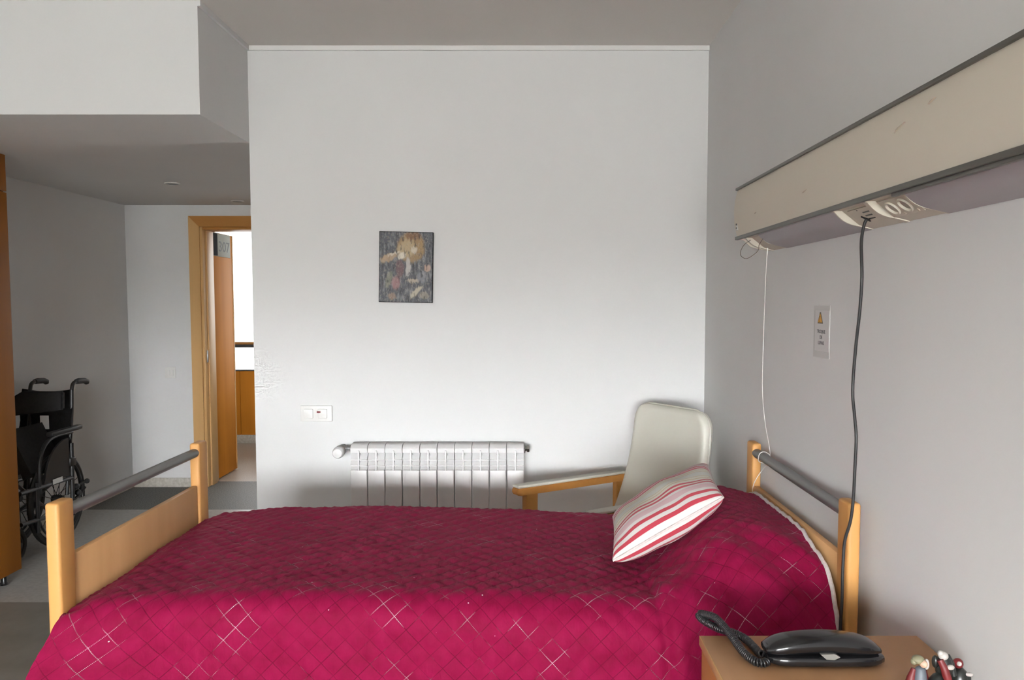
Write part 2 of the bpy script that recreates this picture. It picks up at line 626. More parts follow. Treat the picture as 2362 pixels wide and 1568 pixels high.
# corridor beyond the door
bm = box(-5.0, XL - .2, 6.50, 6.70, -0.1, 2.65)
bx(bm, XP + .0, 1.5, 6.50, 6.70, -0.1, 2.65)
struct('wall_corridor_front', bm, 'wall_paint')
struct('ceiling_corridor', box(-5.0, 1.5, 6.70, 8.75, 2.55, 2.65), 'wall_paint')
struct('wall_corridor_left', box(-5.2, -5.0, 6.70, 8.75, -0.1, 2.65), 'wall_paint')
struct('wall_corridor_right', box(1.5, 1.7, 6.70, 8.75, -0.1, 2.65), 'wall_paint')
bm = box(-5.0, -4.1, 8.6, 8.75, -0.1, 2.6)
bx(bm, -1.1, 1.5, 8.6, 8.75, -0.1, 2.6)
bx(bm, -4.1, -1.1, 8.62, 8.75, -0.1, 0.78)
bx(bm, -4.1, -1.1, 8.6, 8.75, 2.40, 2.6)
wc_ = struct('wall_corridor_back', bm, 'wall_paint')
for i in range(3):
    obj('wainscot_panel', box(-4.1 + i * 1.0 + .002, -3.1 + i * 1.0 - .002, 8.595, 8.62, .085, .775, .002), 'wood_door_z', wc_)
struct('baseboard_corridor', box(-5.0, 1.5, 8.58, 8.6, 0, .085, .003), 'stone_skirting')
w2 = struct_root('window_2', (-2.6, 8.65, .78), 'blown-out bright corridor window above wooden wainscot')
bm = box(-4.1, -1.1, 8.585, 8.68, 1.062, 1.088, .003)
obj('window_rail', bm, 'wood_honey_x', w2)
bm = box(-4.1, -1.1, 8.60, 8.68, 1.03, 1.062)
bx(bm, -4.1, -1.1, 8.60, 8.68, .78, .792)
MULL = (-4.1, -3.40, -2.50, -1.80, -1.1)
for x in MULL:
    bx(bm, x - .012, x + .012, 8.60, 8.68, .78, 2.40)
bx(bm, -3.185, -3.155, 8.59, 8.60, .95, 1.07)
obj('window_frame', bm, 'black_plastic', w2)
for xa_, xb_ in zip(MULL[:-1], MULL[1:]):
    obj('pane', box(xa_ + .008, xb_ - .008, 8.645, 8.651, 1.07, 2.42), 'window_glass', w2)
    obj('pane', box(xa_ + .008, xb_ - .008, 8.645, 8.651, .785, 1.04), 'window_glass', w2)

# ------------------------------------------------------------------ doorway
dr = struct_root('door_1', ((DX0 + DX1) / 2, YD, 0), 'open doorway with orange beech casing')
CW = .085
bm = bmesh.new()
prism(bm, [(DX0 - CW, 0), (DX0, 0), (DX0, DZ), (DX0 - CW, DZ + CW)], 'Y', YD - .018, YD)
obj('casing', bm, 'wood_frame_z', dr)
bm = bmesh.new()
prism(bm, [(DX1, 0), (DX1 + CW, 0), (DX1 + CW, DZ + CW), (DX1, DZ)], 'Y', YD - .018, YD)
obj('casing', bm, 'wood_frame_z', dr)
bm = bmesh.new()
prism(bm, [(DX0, DZ), (DX1, DZ), (DX1 + CW, DZ + CW), (DX0 - CW, DZ + CW)], 'Y', YD - .018, YD)
obj('casing', bm, 'wood_honey_x', dr)
bm = box(DX0, DX0 + .022, YD - .005, YD + .215, 0, DZ, .002)
bx(bm, DX0 + .022, DX0 + .034, YD + .05, YD + .16, 0, DZ - .022, .002)
jl = obj('jamb', bm, 'wood_frame_z', dr)
obj('hinge', box(DX0 + .016, DX0 + .030, YD + .022, YD + .036, 1.02, 1.12, .003), 'grey_metal', jl)
obj('jamb', box(DX1 - .022, DX1, YD - .005, YD + .215, 0, DZ, .002), 'wood_frame_z', dr)
obj('jamb', box(DX0 + .022, DX1 - .022, YD - .005, YD + .215, DZ - .022, DZ, .002), 'wood_honey_x', dr)
LX = DX0 + .006
lf = obj('door_leaf', box(LX - .04, LX, YD + .225, YD + .675, .012, 2.10, .003), 'wood_door_z', dr)
obj('edge_strip', box(LX - .038, LX + .004, YD + .675, YD + .69, .012, 2.10, .002), 'wood_frame_z', lf)
obj('number_plate', box(LX, LX + .004, YD + .25, YD + .625, 1.90, 2.095, .001), 'plate_grey', lf)
obj('number_plate_band', box(LX + .004, LX + .0055, YD + .25, YD + .335, 1.905, 2.09), 'plate_black', lf)
mt = Matrix(((0, 0, 1, LX + .0048), (1, 0, 0, YD + .485), (0, 1, 0, 1.982), (0, 0, 0, 1)))
mt = mt @ Matrix.Diagonal((1.35, 1, 1, 1))
text_mesh('door_number', '307', .125, 'ink', mt, lf)

# ------------------------------------------------------------------ wardrobe at the left edge
wd = thing('wardrobe', 'tall orange beech wardrobe against the left wall, cut by picture edge', 'wardrobe', (-3.0, 3.87, 0))
WX = -2.755
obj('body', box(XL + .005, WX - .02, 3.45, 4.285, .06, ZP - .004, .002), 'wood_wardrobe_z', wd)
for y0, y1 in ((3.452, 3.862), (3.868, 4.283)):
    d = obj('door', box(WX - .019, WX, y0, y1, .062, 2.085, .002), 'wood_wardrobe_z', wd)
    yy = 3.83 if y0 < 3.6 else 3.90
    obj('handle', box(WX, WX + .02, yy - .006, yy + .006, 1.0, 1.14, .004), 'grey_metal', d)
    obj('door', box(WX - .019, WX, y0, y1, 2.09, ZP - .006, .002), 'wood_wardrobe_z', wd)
obj('plinth', box(XL + .03, WX - .06, 3.47, 4.24, 0, .06), 'stone_skirting', wd)
for y in (3.50, 4.20):
    bm = bmesh.new()
    lathe(bm, [(.018, 0), (.020, .01), (.014, .02), (.014, .06)], (WX - .045, y, 0), seg=14)
    obj('foot', bm, 'black_plastic', wd)

# ------------------------------------------------------------------ wheelchair (folded, facing the camera)
wh = thing('wheelchair', 'folded black wheelchair parked against the wall beside the wardrobe', 'wheelchair', (-3.05, 4.95, 0))
xa, xb = -3.165, -2.90
for x in (xa, xb):
    bm = bmesh.new()
    tube(bm, catmull([(x, 4.98, .30), (x, 5.02, .55), (x, 5.06, .80), (x, 5.075, .955), (x, 5.10, .995), (x, 5.15, 1.0)], 5), .012, 10)
    hp = obj('push_handle', bm, 'dark_metal', wh)
    bm = bmesh.new()
    tube(bm, [(x, 5.125, 1.0), (x, 5.15, 1.002), (x, 5.22, .998), (x, 5.245, .988), (x, 5.25, .975)], [.016, .019, .018, .019, .013], 12)
    obj('grip', bm, 'black_rubber', hp)
# backrest sling, sagging between the posts
bm = bmesh.new()
g = []
for j in range(15):
    z = .50 + .46 * j / 14
    row = []
    for i in range(13):
        s = i / 12
        x = xa - .055 + (xb - xa + .067) * s
        y = 4.995 + (z - .5) * .16 + .035 * math.sin(PI * s) + .012 * math.sin(9 * s + j)
        zz = z - (.02 * math.sin(PI * s) if j == 14 else 0)
        row.append(bm.verts.new((x, y, zz)))
    g.append(row)
for j in range(14):
    for i in range(12):
        bm.faces.new((g[j][i], g[j][i + 1], g[j + 1][i + 1], g[j + 1][i]))
bmesh.ops.solidify(bm, geom=bm.faces[:], thickness=.012)
bs = obj('backrest', bm, 'black_cloth', wh, 60)
obj('care_label', box(-3.055, -3.002, 4.985, 4.99, .715, .80), 'label_white', bs)
# padded flap folded over the top of the back
bm = bmesh.new()
prism(bm, [(xa - .05, .80), (xb + .005, .84), (xb + .01, .955), (xa + .02, .955), (xa - .05, .915)], 'Y', 4.955, 4.985)
bmesh.ops.bevel(bm, geom=bm.edges[:], offset=.008, segments=2, affect='EDGES')
obj('back_cushion', bm, 'black_cloth', wh)
# folded seat
bm = bmesh.new()
prism(bm, [(-3.15, .50), (-3.10, .46), (-3.04, .70), (-2.97, .46), (-2.92, .50), (-3.04, .76)], 'Y', 4.66, 4.98)
obj('seat', bm, 'black_cloth', wh)
for x in (xa - .005, xb + .01):
    bm = bmesh.new()
    tube(bm, catmull([(x, 5.04, .69), (x, 4.86, .69), (x, 4.76, .66), (x, 4.70, .58), (x, 4.685, .48), (x, 4.69, .36)], 6), .011, 10)
    a = obj('arm_frame', bm, 'dark_metal', wh)
    obj('armrest_pad', box(x - .022, x + .022, 4.80, 5.13, .695, .725, .010), 'black_rubber', a)
    poly = [(4.99, .42), (4.99, .66)] + [(4.99 - .26 * math.sin(q * PI / 16), .40 + .26 * math.cos(q * PI / 16)) for q in range(1, 8)] + [(4.72, .42)]
    bm = bmesh.new()
    prism(bm, poly, 'X', x - .006, x + .006)
    obj('side_guard', bm, 'black_plastic', a)
    bm = bmesh.new()
    tube(bm, [(x, 5.03, .40), (x, 4.50, .42)], .012, 10)
    tube(bm, [(x, 5.02, .20), (x, 4.50, .24)], .012, 10)
    tube(bm, [(x, 5.02, .16), (x, 5.03, .62)], .013, 10)
    tube(bm, [(x, 4.66, .15), (x, 4.66, .45)], .012, 10)
    obj('side_frame', bm, 'dark_metal', wh)
bm = bmesh.new()
tube(bm, [(xa, 4.85, .42), (xb, 4.85, .20)], .011, 10)
tube(bm, [(xa, 4.87, .20), (xb, 4.87, .42)], .011, 10)
obj('cross_brace', bm, 'grey_metal', wh)
obj('frame_sticker', box(xb + .021, xb + .0235, 4.80, 4.90, .405, .435), 'label_white', wh)


def wheel(cx_, cy_, r, name, spokes):
    bm = bmesh.new()
    tube(bm, [(cx_, cy_ + r * math.cos(2 * PI * k / 40), r + .002 + r * math.sin(2 * PI * k / 40) * .995) for k in range(40)], .017, 8, closed=True)
    bmesh.ops.translate(bm, verts=bm.verts, vec=(0, 0, .014))
    wl = obj(name, bm, 'black_rubber', wh)
    bm = bmesh.new()
    c = Vector((cx_, cy_, r + .015))
    rr = r - .022
    tube(bm, [c + Vector((0, rr * math.cos(2 * PI * k / 40), rr * math.sin(2 * PI * k / 40))) for k in range(40)], .007, 6, closed=True)
    lathe(bm, [(.022, -.03), (.026, -.01), (.026, .01), (.018, .035)], c, (1, 0, 0), 16)
    for k in range(spokes):
        q = 2 * PI * k / spokes
        tube(bm, [c + Vector((.012 * (-1) ** k, .02 * math.cos(q + .5), .02 * math.sin(q + .5))), c + Vector((0, rr * math.cos(q), rr * math.sin(q)))], .0022, 5)
    obj('rim', bm, 'dark_metal', wl)
    return wl, c


for x in (-3.185, -2.925):
    wl, c = wheel(x, 4.92, .275, 'rear_wheel', 18)
    bm = bmesh.new()
    tube(bm, [c + Vector((.022 if x > -3 else -.022, .24 * math.cos(2 * PI * k / 40), .24 * math.sin(2 * PI * k / 40))) for k in range(40)], .007, 6, closed=True)
    obj('push_rim', bm, 'dark_metal', wl)
for x in (-3.13, -2.97):
    wheel(x, 4.56, .085, 'caster', 5)
# brake levers and anti-tip bits behind the wheel
bm = bmesh.new()
tube(bm, catmull([(-2.905, 5.04, .30), (-2.89, 5.10, .335), (-2.88, 5.16, .345)], 4), .008, 8)
ball(bm, (-2.878, 5.17, .346), .017)
obj('brake_lever', bm, 'black_rubber', wh)
bm = bmesh.new()
tube(bm, catmull([(-2.905, 5.03, .24), (-2.90, 5.12, .27), (-2.885, 5.16, .31)], 4), .009, 8)
ball(bm, (-2.90, 5.08, .33), .024, (1, 1, .8))
ball(bm, (-2.905, 5.11, .285), .020)
obj('wheel_lock', bm, 'dark_metal', wh)
obj('hub_clamp', box(xb - .02, xb + .024, 4.99, 5.06, .475, .53, .008), 'dark_metal', wh)

# ------------------------------------------------------------------ downlights and passage switch
for i, (x, y) in enumerate(((-2.332, 5.315), (-2.232, 6.225))):
    t = thing('downlight', ('round recessed downlight in the middle of the passage ceiling', 'round recessed downlight close to the doorway lintel')[i], 'downlight', (x, y, ZP), 0, 'passage downlights')
    bm = bmesh.new()
    lathe(bm, [(.036, -.004), (.050, -.004), (.050, 0), (.036, 0)], (x, y, ZP), seg=28)
    bm2 = bmesh.new()
    tube(bm2, [(x + .043 * math.cos(2 * PI * k / 28), y + .043 * math.sin(2 * PI * k / 28), ZP - .003) for k in range(28)], .006, 8, closed=True)
    bm.free()
    obj('ring', bm2, 'ceiling_paint', t)
    bm = bmesh.new()
    lathe(bm, [(.038, -.0065), (.038, -.0015)], (x, y, ZP), seg=28)
    obj('lamp_recess', bm, 'black_plastic', t)
t = thing('light_switch', 'small white light switch on the wall left of the doorway', 'switch', (-2.905, YD, .94))
obj('plate', box(-2.95, -2.862, YD - .010, YD, .895, .985, .003), 'white_plastic', t)
obj('rocker', box(-2.932, -2.908, YD - .016, YD - .008, .915, .965, .003), 'white_plastic', t)
obj('rocker', box(-2.904, -2.880, YD - .016, YD - .008, .915, .965, .003), 'white_plastic', t)

# ------------------------------------------------------------------ picture on the back wall
pt = thing('wall_picture', 'small unframed picture with dark grey ground and tan disc on back wall', 'picture', (-.603, YB, 1.50))
PX0, PX1, PZ0, PZ1 = -.736, -.470, 1.505, 1.853
rot = math.radians(-1.2)


def pic_place(o):
    c = Vector((-.603, 3.985, 1.679))
    o.data.transform(Matrix.Translation(c) @ Matrix.Rotation(rot * -1, 4, 'Y') @ Matrix.Translation(-c))


pb = obj('panel', box(PX0, PX1, 3.978, 3.999, PZ0, PZ1, .002), 'plate_black', pt)
pic_place(pb)
nu, nv = 110, 142
uu, vv = np.meshgrid(np.linspace(0, 1, nu), np.linspace(0, 1, nv))   # vv: 0 at top


def fbm(sx, sy, seed, octs=3):
    out = np.zeros(uu.shape)
    for j in range(nv):
        for i in range(nu):
            out[j, i] = noise.fractal(Vector((uu[j, i] * sx, vv[j, i] * sy, seed)), 1.0, 2.0, octs)
    return out


n_warp = fbm(4, 5, 1.3)
n_streak = fbm(26, 9, 5.1, 4)
n_fine = fbm(46, 40, 9.7, 2)


def sst(x, a, b):
    s = np.clip((x - a) / (b - a), 0, 1)
    return s * s * (3 - 2 * s)


def ell(cx_, cy_, rx, ry, ang=0.0, soft=.25):
    x = uu - cx_ + .03 * n_warp
    y = vv - cy_ + .03 * n_streak
    ca, sa = math.cos(ang), math.sin(ang)
    d = np.sqrt(((x * ca + y * sa) / rx) ** 2 + ((-x * sa + y * ca) / ry) ** 2)
    return 1 - sst(d, 1 - soft, 1 + soft)


col = np.zeros((nv, nu, 3))
col[:] = (.085, .092, .105)
k = sst(n_streak, .0, .7)[..., None]
col = col * (1 - k) + np.array((.22, .225, .235)) * k


def paint(mask, c, a=1.0):
    global col
    mk = np.clip(mask * a, 0, 1)[..., None]
    col = col * (1 - mk) + np.array(c) * mk


paint(ell(.60, .22, .26, .215, 0, .12), (.30, .20, .10), .95)
paint(ell(.52, .24, .17, .13), (.46, .37, .23), .8)
paint(ell(.63, .05, .15, .06), (.17, .085, .045), .8)
paint(ell(.78, .20, .05, .13), (.36, .24, .11), .6)
paint(ell(.66, .25, .07, .05), (.62, .56, .47), .8)
paint(ell(.18, .37, .17, .055, -.25), (.46, .34, .22), .9)
paint(ell(.28, .31, .12, .02, -.25), (.65, .6, .5), .8)
paint(ell(.43, .34, .08, .045, -.5), (.70, .66, .56), .95)
paint(ell(.54, .50, .055, .13, .1), (.52, .50, .48), .85)
paint(ell(.38, .53, .075, .13), (.16, .095, .10), .85)
paint(ell(.32, .73, .09, .09), (.36, .19, .19), .7)
paint(ell(.18, .68, .05, .12, .4), (.26, .27, .19), .6)
paint(ell(.90, .51, .07, .05), (.52, .36, .28), .8)
paint(ell(.64, .69, .10, .03), (.50, .42, .33), .8)
paint(ell(.80, .64, .10, .09), (.26, .265, .29), .7)
paint(ell(.70, .85, .14, .04, -.6), (.52, .47, .36), .85)
paint(ell(.86, .90, .08, .05), (.36, .33, .26), .6)
paint(ell(.25, .92, .08, .05), (.34, .23, .16), .6)
paint(sst(n_fine, .15, .6), (.42, .38, .32), .35)
paint(sst(-n_streak, .25, .6), (.035, .035, .04), .7)
hgt = .0025 * n_streak + .0015 * n_fine + .0015 * (col.sum(2))
verts = np.stack([PX0 + .002 + uu * (PX1 - PX0 - .004), 3.9765 - hgt - .002, PZ1 - .002 - vv * (PZ1 - PZ0 - .004)], -1).reshape(-1, 3)
edge = (uu < .001) | (uu > .999) | (vv < .001) | (vv > .999)
verts[edge.reshape(-1), 1] = 3.979
idx = np.arange(nu * nv).reshape(nv, nu)
faces = np.stack([idx[:-1, :-1], idx[1:, :-1], idx[1:, 1:], idx[:-1, 1:]], -1).reshape(-1, 4)
me = bpy.data.meshes.new('painting')
me.from_pydata(verts.tolist(), [], faces.tolist())
at = me.attributes.new('paint', 'FLOAT_COLOR', 'POINT')
at.data.foreach_set('color', np.concatenate([np.clip(col, 0, 1).reshape(-1, 3), np.ones((nu * nv, 1))], 1).astype(np.float32).reshape(-1))
me.materials.append(M['canvas_paint'])
po = obj('painted_relief', me, 'canvas_paint', pt, 180)
pic_place(po)

# ------------------------------------------------------------------ double switch plate on the back wall
t = thing('call_switch_plate', 'white double switch plate with tiny red lamp above radiator', 'switch', (-1.061, YB, .95))
obj('plate', box(-1.14, -.982, YB - .011, YB, .910, .990, .003), 'white_plastic', t)
obj('rocker', box(-1.122, -1.076, YB - .016, YB - .009, .926, .974, .003), 'white_plastic', t)
obj('rocker', box(-1.052, -1.006, YB - .016, YB - .009, .926, .974, .003), 'white_plastic', t)
obj('indicator_lamp', box(-1.056, -1.038, YB - .0185, YB - .010, .955, .964, .001), 'red_lens', t)

# ------------------------------------------------------------------ radiator
rd = thing('radiator', 'white ten-section aluminium radiator on the back wall below switch plate', 'radiator', (-.443, 3.93, .2))
RX0, EW = -.868, .0850
RZ0, RZ1 = .22, .812
YF = 3.872
for k in range(10):
    x0 = RX0 + k * EW
    x1 = x0 + EW - .0035
    xc = (x0 + x1) / 2
    # section body: rear water way and side webs
    bm = box(xc - .010, xc + .010, YF + .02, YF + .085, RZ0 + .01, RZ1 - .05, .004)
    bx(bm, x0 + .004, x1 - .004, YF + .075, YF + .085, RZ0, RZ1 - .004, .003)
    # rounded top cover sloping to the front
    prism(bm, [(YF + .010, RZ1 - .040), (YF + .006, RZ1 - .018), (YF + .022, RZ1 - .004), (YF + .05, RZ1), (YF + .085, RZ1), (YF + .085, RZ1 - .014), (YF + .045, RZ1 - .014), (YF + .024, RZ1 - .024)], 'X', x0, x1)
    el = obj('section', bm, 'radiator_enamel', rd)
    obj('front_plate', box(x0, x1, YF, YF + .014, RZ0, RZ1 - .123, .005, 3), 'radiator_enamel', el)
    obj('centre_rib', box(xc - .004, xc + .004, YF - .001, YF + .03, RZ1 - .128, RZ1 - .028, .002), 'radiator_enamel', el)
    for q in range(3):
        zt_ = RZ1 - .052 - q * .0285
        bm = bmesh.new()
        prism(bm, [(YF + .001, zt_ - .019), (YF + .001, zt_ - .024), (YF + .008, zt_ - .024), (YF + .034, zt_ + .004), (YF + .034, zt_ + .010), (YF + .006, zt_ - .019)], 'X', x0, x1)
        obj('louvre', bm, 'radiator_enamel', el)
# valve with thermostatic head at the left, plug at the right
bm = bmesh.new()
lathe(bm, [(.012, 0), (.017, .002), (.017, .014), (.012, .016), (.012, .028), (.014, .030), (.014, .052)], (RX0 + .004, 3.93, .785), (-1, 0, 0), 14)
lathe(bm, [(.016, -.02), (.016, .02)], (RX0 - .056, 3.935, .785), (0, 1, 0), 14)
lathe(bm, [(.012, -.02), (.012, .05)], (RX0 - .056, 3.94, .785), (0, 1, 0), 14)
vl = obj('valve', bm, 'grey_metal', rd)
bm = bmesh.new()
lathe(bm, [(.016, 0), (.021, .004), (.027, .012), (.0285, .045), (.0275, .062), (.022, .072), (.010, .077), (.001, .078)], (RX0 - .056, 3.925, .778), (-.03, -1, -.06), 26)
obj('thermostat_head', bm, 'radiator_enamel', vl)
bm = bmesh.new()
lathe(bm, [(.022, 0), (.024, .003), (.024, .010), (.014, .013), (.014, .017), (.019, .019), (.019, .030), (.010, .034)], (RX0 + 10 * EW - .006, 3.93, .785), (1, 0, 0), 6)
obj('end_plug', bm, 'chrome', rd)

# ------------------------------------------------------------------ armchair in the corner (built facing local -Y, then turned)
dv = Vector((-.845, -.535, 0)).normalized()
B0 = Vector((.690, 3.645, 0))
ch = thing('armchair', 'greige high-back armchair with honey wood arms in the corner behind bed', 'armchair', B0, math.atan2(dv.x, -dv.y))
# local frame: forward = -Y (f), chair's right hand = -X
bm = bmesh.new()
NZ, NW = 44, 28
zz0, zz1 = .42, 1.035


def back_f(z):
    s = (z - .42) / .615
    return .205 - .30 * s + .115 * s * s - .02 * math.sin(s * PI)


ringsF, ringsB = [], []
hw0, cr_ = .243, .085
for j in range(NZ + 1):
    s = j / NZ
    z = zz0 + (zz1 - zz0) * s
    hw = hw0 + .012 * math.sin(s * PI * .8) - .012 * s
    dz = zz1 - z
    if dz < cr_:
        hw -= cr_ - math.sqrt(max(cr_ ** 2 - (cr_ - dz) ** 2, 0))
    hw = max(hw, .12)
    rf, rb = [], []
    for i in range(NW + 1):
        q = math.sin((-1 + 2 * i / NW) * PI / 2)
        x = hw * q
        ed = min(1.0, (hw - abs(x)) / .03, dz / .03 if j > NZ - 4 else 1.0)
        ed = math.sqrt(max(0, 1 - (1 - max(ed, 0)) ** 2))
        wing = .02 * (abs(q) ** 3)
        f = back_f(z) + wing
        rf.append(bm.verts.new((x, -(f + .036 * ed), z)))
        rb.append(bm.verts.new((x, -(f - .030 * ed), z)))
    ringsF.append(rf)
    ringsB.append(rb)
for j in range(NZ):
    for i in range(NW):
        bm.faces.new((ringsF[j][i], ringsF[j][i + 1], ringsF[j + 1][i + 1], ringsF[j + 1][i]))
        bm.faces.new((ringsB[j][i + 1], ringsB[j][i], ringsB[j + 1][i], ringsB[j + 1][i + 1]))
bmesh.ops.remove_doubles(bm, verts=bm.verts, dist=.0004)
bmesh.ops.recalc_face_normals(bm, faces=bm.faces)
bk = obj('backrest', bm, 'vinyl_greige', ch, 180, local=True)
# welt around the backrest edge
bm = bmesh.new()
path = []
for j in range(NZ + 1):
    z = zz0 + (zz1 - zz0) * j / NZ
    s = j / NZ
    hw = hw0 + .012 * math.sin(s * PI * .8) - .012 * s
    dz = zz1 - z
    if dz < cr_:
        hw -= cr_ - math.sqrt(max(cr_ ** 2 - (cr_ - dz) ** 2, 0))
    path.append((max(hw, .12) + .001, z))
full = [(-x, -(back_f(z) + .02), z) for x, z in path] + [(x, -(back_f(z) + .02), z) for x, z in reversed(path)]
tube(bm, full, .004, 6)
obj('welt', bm, 'vinyl_greige', bk, 60)
obj('seat', box(-.245, .245, -.70, -.17, .36, .455, .03, 4), 'vinyl_greige', ch, 50, local=True)
for sx in (-1, 1):
    xo = .270 * sx
    bm = bmesh.new()
    prism(bm, [(-.715, .660), (-.70, .655), (-.10, .655), (-.09, .675), (-.09, .690), (-.70, .690), (-.715, .686)], 'X', xo - .027, xo + .027)
    bmesh.ops.bevel(bm, geom=bm.edges[:], offset=.005, segments=2, affect='EDGES')
    ar = obj('armrest', bm, 'wood_honey_x', ch, 50, local=True)
    obj('arm_pad', box(xo - .026, xo + .026, -.712, -.095, .688, .701, .005, 3), 'vinyl_greige', ar, 50, local=True)
    obj('leg', box(xo - .020, xo + .020, -.665, -.605, 0, .657, .005), 'wood_honey_z', ch, 40, local=True)
    bm = bmesh.new()
    prism(bm, [(-.155, .30), (-.155, .657), (-.115, .657), (-.115, .30), (-.055, 0), (-.10, 0)], 'X', xo - .018, xo + .018)
    bmesh.ops.bevel(bm, geom=bm.edges[:], offset=.004, segments=2, affect='EDGES')
    obj('leg', bm, 'wood_honey_z', ch, 50, local=True)
    obj('side_rail', box(xo - .015, xo + .015, -.61, -.14, .29, .36, .004), 'wood_honey_z', ch, 40, local=True)
obj('front_rail', box(-.252, .252, -.655, -.63, .29, .355, .004), 'wood_honey_x', ch, 40, local=True)
obj('back_rail', box(-.252, .252, -.15, -.12, .29, .355, .004), 'wood_honey_x', ch, 40, local=True)

# ------------------------------------------------------------------ bed
bd = thing('bed', 'beech care bed with grey steel rails on head and foot boards', 'bed', (-.19, 2.49, 0))
HX0, HX1 = .816, .849
FX0, FX1 = -1.232, -1.196
YN0, YN1, YK0, YK1 = 2.012, 2.085, 2.888, 2.965
for x0, x1 in ((HX0, HX1), (FX0, FX1)):
    for y0, y1 in ((YN0, YN1), (YK0, YK1)):
        obj('post', box(x0, x1, y0, y1, .13, .992, .008, 3), 'wood_beech_z', bd)
    xc = (x0 + x1) / 2
    bm = bmesh.new()
    tube(bm, [(xc, YN1 - .02, .957), (xc, YK0 + .02, .957)], .0165, 20)
    obj('rail', bm, 'steel_rail', bd, 60)
    obj('end_panel', box(xc - .010, xc + .010, YN1 + .004, YK0 - .004, .28, .838, .003), 'wood_beech_y', bd)
    for y in ((YN0 + YN1) / 2, (YK0 + YK1) / 2):
        bm = bmesh.new()
        lathe(bm, [(.045, -.014), (.05, -.010), (.05, .010), (.045, .014)], (xc, y, .05), (0, 1, 0), 20)
        bx(bm, xc - .014, xc + .014, y - .02, y + .02, .06, .14, .004)
        obj('caster', bm, 'black_rubber', bd)
obj('mattress', box(-1.17, .79, 2.06, 2.93, .53, .665, .03, 3), 'mattress_cloth', bd, 50)
bm = box(-1.19, .81, 2.07, 2.10, .42, .50, .004)
bx(bm, -1.19, .81, 2.88, 2.91, .42, .50, .004)
for k in range(9):
    x = -1.1 + k * .225
    bx(bm, x, x + .06, 2.10, 2.88, .48, .50)
obj('base_frame', bm, 'grey_metal', bd)

# ------------------------------------------------------------------ bedspread (one quilted cloth)


def ss(x, a, b):
    s = np.clip((x - a) / (b - a), 0, 1)
    return s * s * (3 - 2 * s)


st = QP / 10
U0, NU = -1.192, 322
V_N = 322
us = U0 + np.arange(NU) * st
Xend = us[-1]
base_top = .748 - .030 * np.where(us > -.6, ((us + .6) / .9) ** 2, 0) * (us < .9) - .030 * np.where(us < -.6, ((-.6 - us) / .59) ** 2, 0)
base_top = np.where(us > .30, np.minimum(base_top, .718), base_top)
base_top = np.maximum(base_top, .712)
bump = ss(us, .30, .60)
zt = base_top + .150 * bump - .028 * ss(us, .66, .80)
ry_f = .075 + .03 * ss(us, -.6, .3) + .24 * bump
rz_f = .060 + .05 * ss(us, -.6, .3) + .13 * bump
ry_b = .075 + .20 * bump
rz_b = .060 + .10 * bump
YFR, YBA = 1.994, 2.985
P = np.zeros((NU, V_N, 3))
VV = np.zeros((NU, V_N))
for i in range(NU):
    # fine polyline of the cross-section from the front hem up, over and down the far side
    prof = []
    zf = zt[i] - rz_f[i]
    zb = zt[i] - rz_b[i]
    for z in np.linspace(.24, zf, 60, endpoint=False):
        prof.append((YFR - .02 * ((zf - z) / .45), z))
    for a in np.linspace(0, PI / 2, 50, endpoint=False):
        prof.append((YFR + ry_f[i] * (1 - math.cos(a)), zf + rz_f[i] * math.sin(a)))
    for y in np.linspace(YFR + ry_f[i], YBA - ry_b[i], 60, endpoint=False):
        prof.append((y, zt[i]))
    for a in np.linspace(PI / 2, 0, 40, endpoint=False):
        prof.append((YBA - ry_b[i] * (1 - math.cos(a)), zb + rz_b[i] * math.sin(a)))
    for z in np.linspace(zb, .30, 40):
        prof.append((YBA + .006, z))
    prof = np.array(prof)
    L = np.concatenate([[0], np.cumsum(np.linalg.norm(np.diff(prof, axis=0), axis=1))])
    # arc length measured from the top centre so that the quilting stays in register along the bed
    Lc = np.interp(2.45, prof[110:170, 0], L[110:170])
    s = Lc + (np.arange(V_N) - V_N * .52) * st
    s = np.clip(s, 0, L[-1])
    P[i, :, 0] = us[i]
    P[i, :, 1] = np.interp(s, L, prof[:, 0])
    P[i, :, 2] = np.interp(s, L, prof[:, 1])
    VV[i] = (np.arange(V_N) - V_N * .52) * st
Z = P[:, :, 2]
Y = P[:, :, 1]
UUg = np.repeat(us[:, None], V_N, 1)
# the front drape flares out past the foot post; the corner edge of the cloth rounds off
low = ss(.735 - Z, 0.0, .22) * (Y < 2.06)
footw = 1 - ss(UUg, -1.19, -.85)
P[:, :, 0] -= .082 * low * footw
P[:, :, 1] -= .020 * low * footw
# the foot end is tucked down behind the panel
tuck = (1 - ss(UUg, -1.192, -1.12)) * (Y > 2.02)
P[:, :, 2] -= .018 * tuck
# head end: the cloth falls away at the hem
# normals
du = np.gradient(P, axis=0)
dvv = np.gradient(P, axis=1)
Nn = np.cross(du, dvv)
Nn /= np.linalg.norm(Nn, axis=2, keepdims=True) + 1e-12
if Nn[NU // 2, int(V_N * .52), 2] < 0:
    Nn = -Nn
a_ = (UUg + VV) / QP
b_ = (UUg - VV) / QP
puff = (np.abs(np.sin(PI * a_)) * np.abs(np.sin(PI * b_))) ** .32
h = .0060 * puff
nz1 = np.zeros((NU, V_N))
nz2 = np.zeros((NU, V_N))
for i in range(NU):
    for j in range(V_N):
        u_, v_ = us[i], VV[i, j]
        nz1[i, j] = noise.noise(Vector((u_ * 70, v_ * 22, 3.1)))
        nz2[i, j] = noise.noise(Vector((u_ * 5.0, v_ * 4.0, 8.2)))
h += .0032 * nz1 * puff + .006 * nz2
